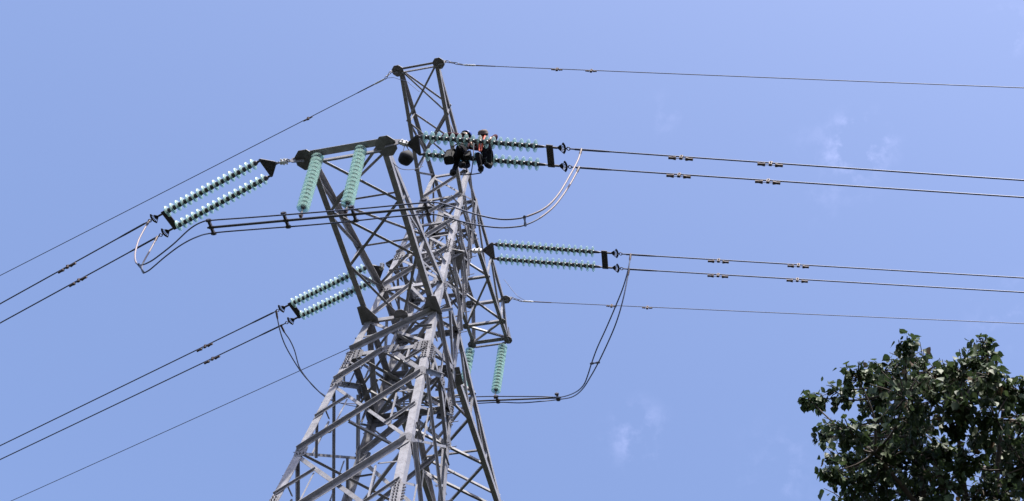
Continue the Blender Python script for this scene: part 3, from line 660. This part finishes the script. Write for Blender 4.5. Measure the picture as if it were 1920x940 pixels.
# worker astride both strings, helmet blue, looking along the line towards the span and the ground
oA = (string_pt((868,266), -1)+string_pt((866,298), 1))/2-Z*.05-X*.07
J = {'pelvis': (0,.05,.06), 'waist': (.0,.06,.26), 'chest': (.02,.03,.48), 'neck': (.0,.02,.62), 'jaw': (.035,.03,.69), 'skull': (.03,.03,.77),
 'hipL': (.06,.17,.02), 'kneeL': (.10,.40,.04), 'ankleL': (.04,.20,-.26), 'toeL': (.12,.14,-.33),
 'hipR': (.02,-.10,.02), 'kneeR': (-.14,.30,.0), 'ankleR': (-.17,.30,-.36), 'toeR': (-.10,.24,-.44),
 'shoL': (.12,.20,.58), 'elbL': (.34,.18,.36), 'wriL': (.46,.04,.16), 'shoR': (-.10,-.12,.58), 'elbR': (-.34,-.16,.62), 'wriR': (-.56,-.14,.46)}
hand(J, 'L', (.4,-.5,-.6), (0,.3,-1), (.5,.5,0)); hand(J, 'R', (-.7,0,-.6), (-.2,.2,-1), (0,1,0))
J = {k: V(v) for k, v in J.items()}
pA = person(oA, J, EDGES, RAD, mf, [CL_DARK, CL_MAROON, SKIN, BOOT], 'worker in blue helmet and dark clothes sitting on the double glass string')
head_parts(pA, oA, J, (.75,.55,-.35), (.3,.15,.94), HELM)
for s in 'LR':
    a, t = J['ankle'+s]+oA, J['toe'+s]+oA; m = MB(); m.tube([a+(t-a)*-.25+Z*.10, a+(t-a)*-.1, a.lerp(t, .5)-Z*.015, t, t+(t-a)*.12], [.062, .064, .058, .05, .03], 10); m.build('boot', BOOT, pA, a)
m = MB(); c = oA+V((0,.05,.16)); m.lathe(c, Z, [(.165,-.03), (.172,-.03), (.172,.03), (.165,.03)], 20); m.build('safety_belt', CL_DARK, pA, c)
m.prism([oA+V((-.24,.10,-.12))+V((x,y,0)) for x,y in ((-.10,-.06),(-.06,-.10),(.08,-.10),(.11,-.05),(.11,.08),(.06,.11),(-.08,.10),(-.11,.06))], Z*.28); m.prism([oA+V((-.24,.10,.165))+V((x,y,0))*1.06 for x,y in ((-.10,-.06),(-.06,-.10),(.08,-.10),(.11,-.05),(.11,.08),(.06,.11),(-.08,.10),(-.11,.06))], V((.03,0,.03))); m.build('tool_pouch', BAG, pA, oA+V((-.17,.14,.02)))
m = MB(); m.box(oA+V((.16,.12,.0)), X*.07, Y*.06, Z*.11); m.build('tool_pouch', BAG, pA, oA+V((.16,.12,0)))
# worker leaning over the near string with both hands on it
oB = string_pt((910,303), 1)+Z*.0
J = {'pelvis': (0,.02,.08), 'waist': (0,-.06,.25), 'chest': (-.01,-.17,.40), 'neck': (-.02,-.27,.50), 'jaw': (-.02,-.345,.49), 'skull': (-.02,-.36,.54),
 'hipL': (.11,.04,.05), 'kneeL': (.16,-.26,.0), 'ankleL': (.12,-.02,-.27), 'toeL': (.08,-.12,-.35),
 'hipR': (-.10,.04,.05), 'kneeR': (-.11,-.25,-.05), 'ankleR': (-.06,.0,-.33), 'toeR': (-.02,-.10,-.41),
 'shoL': (.19,-.24,.46), 'elbL': (.29,-.38,.36), 'wriL': (.24,-.47,.10), 'shoR': (-.21,-.24,.46), 'elbR': (-.34,-.42,.36), 'wriR': (-.22,-.47,.08)}
hand(J, 'L', (-.3,0,-.9), (-.4,.6,-.6), (0,1,0)); hand(J, 'R', (.3,0,-.9), (.4,.6,-.6), (0,1,0))
J = {k: V(v) for k, v in J.items()}
pB = person(oB, J, EDGES, RAD, mf, [CL_DARK, CL_MAROON, SKIN, BOOT], 'worker with maroon sleeves and red strap bending over the double glass string')
head_parts(pB, oB, J, (.1,-.35,-.93), (0,-.9,.4), HAT, 'hat')
for s in 'LR':
    a, t = J['ankle'+s]+oB, J['toe'+s]+oB; m = MB(); m.tube([a+(t-a)*-.25+Z*.10, a+(t-a)*-.1, a.lerp(t, .5)-Z*.015, t, t+(t-a)*.12], [.062, .064, .058, .05, .03], 10); m.build('boot', BOOT, pB, a)
m = MB()
for x in (-.03, .035): m.tube([oB+V((x,-.38,.47)), oB+V((x*1.4,-.42,.25)), oB+V((x,-.40,.02)), oB+V((x*.6,-.36,-.2))], [.02, .024, .024, .018], 6)
m.build('safety_strap', CL_RED, pB, oB+V((0,-.4,.2)))
# tool bag hanging from the fittings at the arm tip, and a slack rope
c = on_plane((762,296), Y, (0,-A_+.05,0)); top = on_plane((760,270), Y, (0,-A_+.02,0))
bag = thing('tool_bag', c, 'round black canvas bag hanging under the fittings of the nearest arm tip', 'bag')
m = MB(); prof = [(0,-.16), (.09,-.155), (.145,-.11), (.160,-.02), (.150,.08), (.12,.135), (.11,.14), (.10,.13), (0,.10)]; m.lathe(c, V((.1,.15,1)), prof, 22)
for p in m.v: d = p-c; p += d*(.07*math.sin(d.x*23+d.z*17)*math.cos(d.y*19))
m.build('bag_body', BAG, bag, c)
m = MB()
for s in (-1, 1): m.tube([c+V((s*.12,0,.12)), c.lerp(top, .6)+V((s*.05,0,0)), top], .009, 6)
m.build('handle', ROPE, bag, c)
m = MB(); m.tube(smooth([on_plane(q, Y, (0,-A_+.1+.35*i,0)) for i, q in enumerate(((737,306), (750,316), (765,318.5), (780,317), (793,312)))]), .008, 6); tag(m.build('rope', ROPE), 'thin slack rope hanging beside the black bag', 'rope')
m = MB(); a = string_pt((868,315), 1)-Z*.30; b = oB+V((-.02,-.0,-.50)); m.tube(smooth([a+X*-.02, a.lerp(b, .5)-Z*.03, b]), .013, 6); m.tube(smooth([string_pt((888,268), -1), string_pt((889,290), -1)-Z*.15, a.lerp(b, .5)-Z*.03]), .011, 6)
tag(m.build('safety_rope', ROPE), 'dark safety rope strung below the glass discs between the two workers', 'rope')

# ------------------------------------------------------------------ tree
def tree():
    D = 12.6
    def P3(px, dd=0): return CAM+ray(px)*(D+dd)
    clumps = []                                   # (place of a twig cluster, radius in metres)
    rnd = random.Random(21)
    shape = [(1694,640,.09), (1690,672,.20), (1650,690,.22), (1728,690,.24), (1602,705,.19), (1566,728,.16), (1530,740,.10), (1512,745,.06), (1836,638,.06), (1838,665,.12), (1846,700,.18), (1800,695,.22), (1770,720,.30),
             (1690,740,.32), (1628,755,.26), (1870,725,.20), (1906,728,.18), (1585,800,.22), (1552,800,.14), (1535,812,.07), (1640,810,.34), (1720,800,.32), (1860,780,.22), (1910,790,.28), (1572,865,.22), (1548,880,.10),
             (1620,870,.32), (1700,870,.32), (1770,905,.30), (1860,905,.26), (1915,870,.30), (1580,935,.22), (1640,950,.34), (1730,960,.36), (1820,970,.34), (1900,960,.36), (1745,745,.3), (1800,755,.2), (1890,830,.24),
             (1650,860,.3), (1740,850,.26), (1600,910,.26), (1680,800,.3), (1660,720,.24), (1935,760,.3), (1690,920,.34), (1790,720,.22), (1830,720,.2), (1805,860,.17), (1836,815,.12), (1755,840,.2), (1780,790,.16), (1870,860,.2), (1600,970,.3), (1840,930,.25)]
    for x, y, r in shape: clumps.append((P3((x+7, y+6), rnd.uniform(-.55, .75)), r*.93))
    cc = P3((1830, 1010), .2)
    for k in range(110):                          # the rest of the crown, below and to the right of the picture
        d = V((rnd.gauss(0,1), rnd.gauss(0,1), rnd.gauss(0,1))).normalized(); r_ = rnd.uniform(.5, 1)**.5
        q = cc+V((d.x*2.0, d.y*2.0, d.z*1.6))*r_-UP*.6+RT*.9
        dd = q-CAM; px = (960+FPX*dd.dot(RT)/dd.dot(FW), 470-FPX*dd.dot(UP)/dd.dot(FW))
        if px[1] < 1000 and px[0] < 1975: continue
        clumps.append((q, rnd.uniform(.25, .42)))
    fork = P3((1850, 1330), .5)
    base = V((fork.x+.35, fork.y+.3, GZ-.05))
    root = thing('broadleaf_tree', base, 'broadleaf tree with dark hanging leaves in the lower right corner', 'tree')
    m = MB()
    m.tube(smooth([base, base+V((-.02,.02,1.2)), base.lerp(fork, .6)+V((.12,-.05,0)), fork]), [.19-.004*i for i in range(19)], 12)
    tw = MB(); nodes = []
    for k, (a, b, dz) in enumerate((((1760,1050), (1705,730), .2), ((1790,1060), (1640,850), -.3), ((1860,1050), (1880,770), .3), ((1840,1060), (1795,800), .0), ((1900,1080), (1990,900), .5), ((1870,1150), (1960,1100), -.5),
                                  ((1800,1120), (1690,1010), .7), ((1880,1200), (2060,1090), .9), ((1830,1230), (1730,1160), -.8))):
        pts = smooth([fork, P3(a, dz*.5), P3(((a[0]+b[0])/2+rnd.uniform(-12,12), (a[1]+b[1])/2), dz*.8), P3(b, dz)], 5)
        m.tube(pts, [.046*(1-i/len(pts))+.008 for i in range(len(pts))], 8); nodes += pts[4:]
    leafv = []; tints = []; lm = MB()
    def leaf(p, ax, nrm, L_):
        ax = ax.normalized(); s = ax.cross(nrm).normalized(); n2 = s.cross(ax).normalized(); wv = L_*rnd.uniform(.40, .50); f = L_*.10
        pr = [(0,0,0), (.10,.62,.5), (.32,1,1), (.62,.72,.8), (.86,.22,.2), (1.06,0,-.8)]
        bend = rnd.uniform(.0, .14)*L_
        mid = [p+ax*(L_*a)-n2*(bend*a*a) for a in (0, .32, .62, 1.06)]
        Lf = [p+ax*(L_*a)+s*(wv*b)+n2*(f*c_)-n2*(bend*a*a) for a, b, c_ in pr[1:5]]; Rt = [p+ax*(L_*a)-s*(wv*b)+n2*(f*c_)-n2*(bend*a*a) for a, b, c_ in pr[1:5]]
        vs = mid+Lf+Rt; lm.add(vs, [(0,4,5,1), (1,5,6,2), (2,6,7,3), (1,9,8,0), (2,10,9,1), (3,11,10,2)], 0, True)
        r1 = rnd.random(); base_c = V((.033,.056,.022)).lerp(V((.076,.108,.040)), r1*r1)
        if rnd.random() < .03: base_c = V((.09,.06,.03))
        tints.append(base_c)
    for c, r in clumps:
        nd = min(nodes, key=lambda q: (q-c).length)
        pts = smooth([nd, nd.lerp(c, .5)-Z*.04+V((rnd.uniform(-.06,.06), rnd.uniform(-.06,.06), 0)), c], 4); tw.tube(pts, [.013-.0011*i for i in range(len(pts))], 6)
        for t in range(int(2+r*92)):
            d = V((rnd.gauss(0,1), rnd.gauss(0,1), rnd.gauss(.25,.8))).normalized(); e = c+d*r*rnd.uniform(.55, 1.15)
            st = c+d*r*.1; tp_ = [st, st.lerp(e, .5)+Z*.02, e]; tw.tube(tp_, [.006, .0045, .0025], 5)
            for k in range(rnd.randint(5, 8)):
                q = st.lerp(e, .2+.8*(k+rnd.random())/7)
                out_ = (d*.5+V((rnd.gauss(0,.7), rnd.gauss(0,.7), rnd.uniform(-1.3,.1)))).normalized()
                pet = q+out_*rnd.uniform(.02, .05); leaf(pet, (out_*.6-Z*rnd.uniform(.1, 1.0)), V((rnd.gauss(0,.6), rnd.gauss(0,.6), 1)), rnd.uniform(.045, .084))
    m.build('trunk', BARK, root, base)
    tw.build('twigs', BARK, root, cc)
    ob = lm.build('crown', LEAF, root, cc)
    ca = ob.data.color_attributes.new('tint', 'FLOAT_COLOR', 'CORNER'); buf = []
    for i, p in enumerate(ob.data.polygons): buf += list((*tints[i//6], 1))*p.loop_total
    ca.data.foreach_set('color', buf); print('leaves', len(tints))
tree()
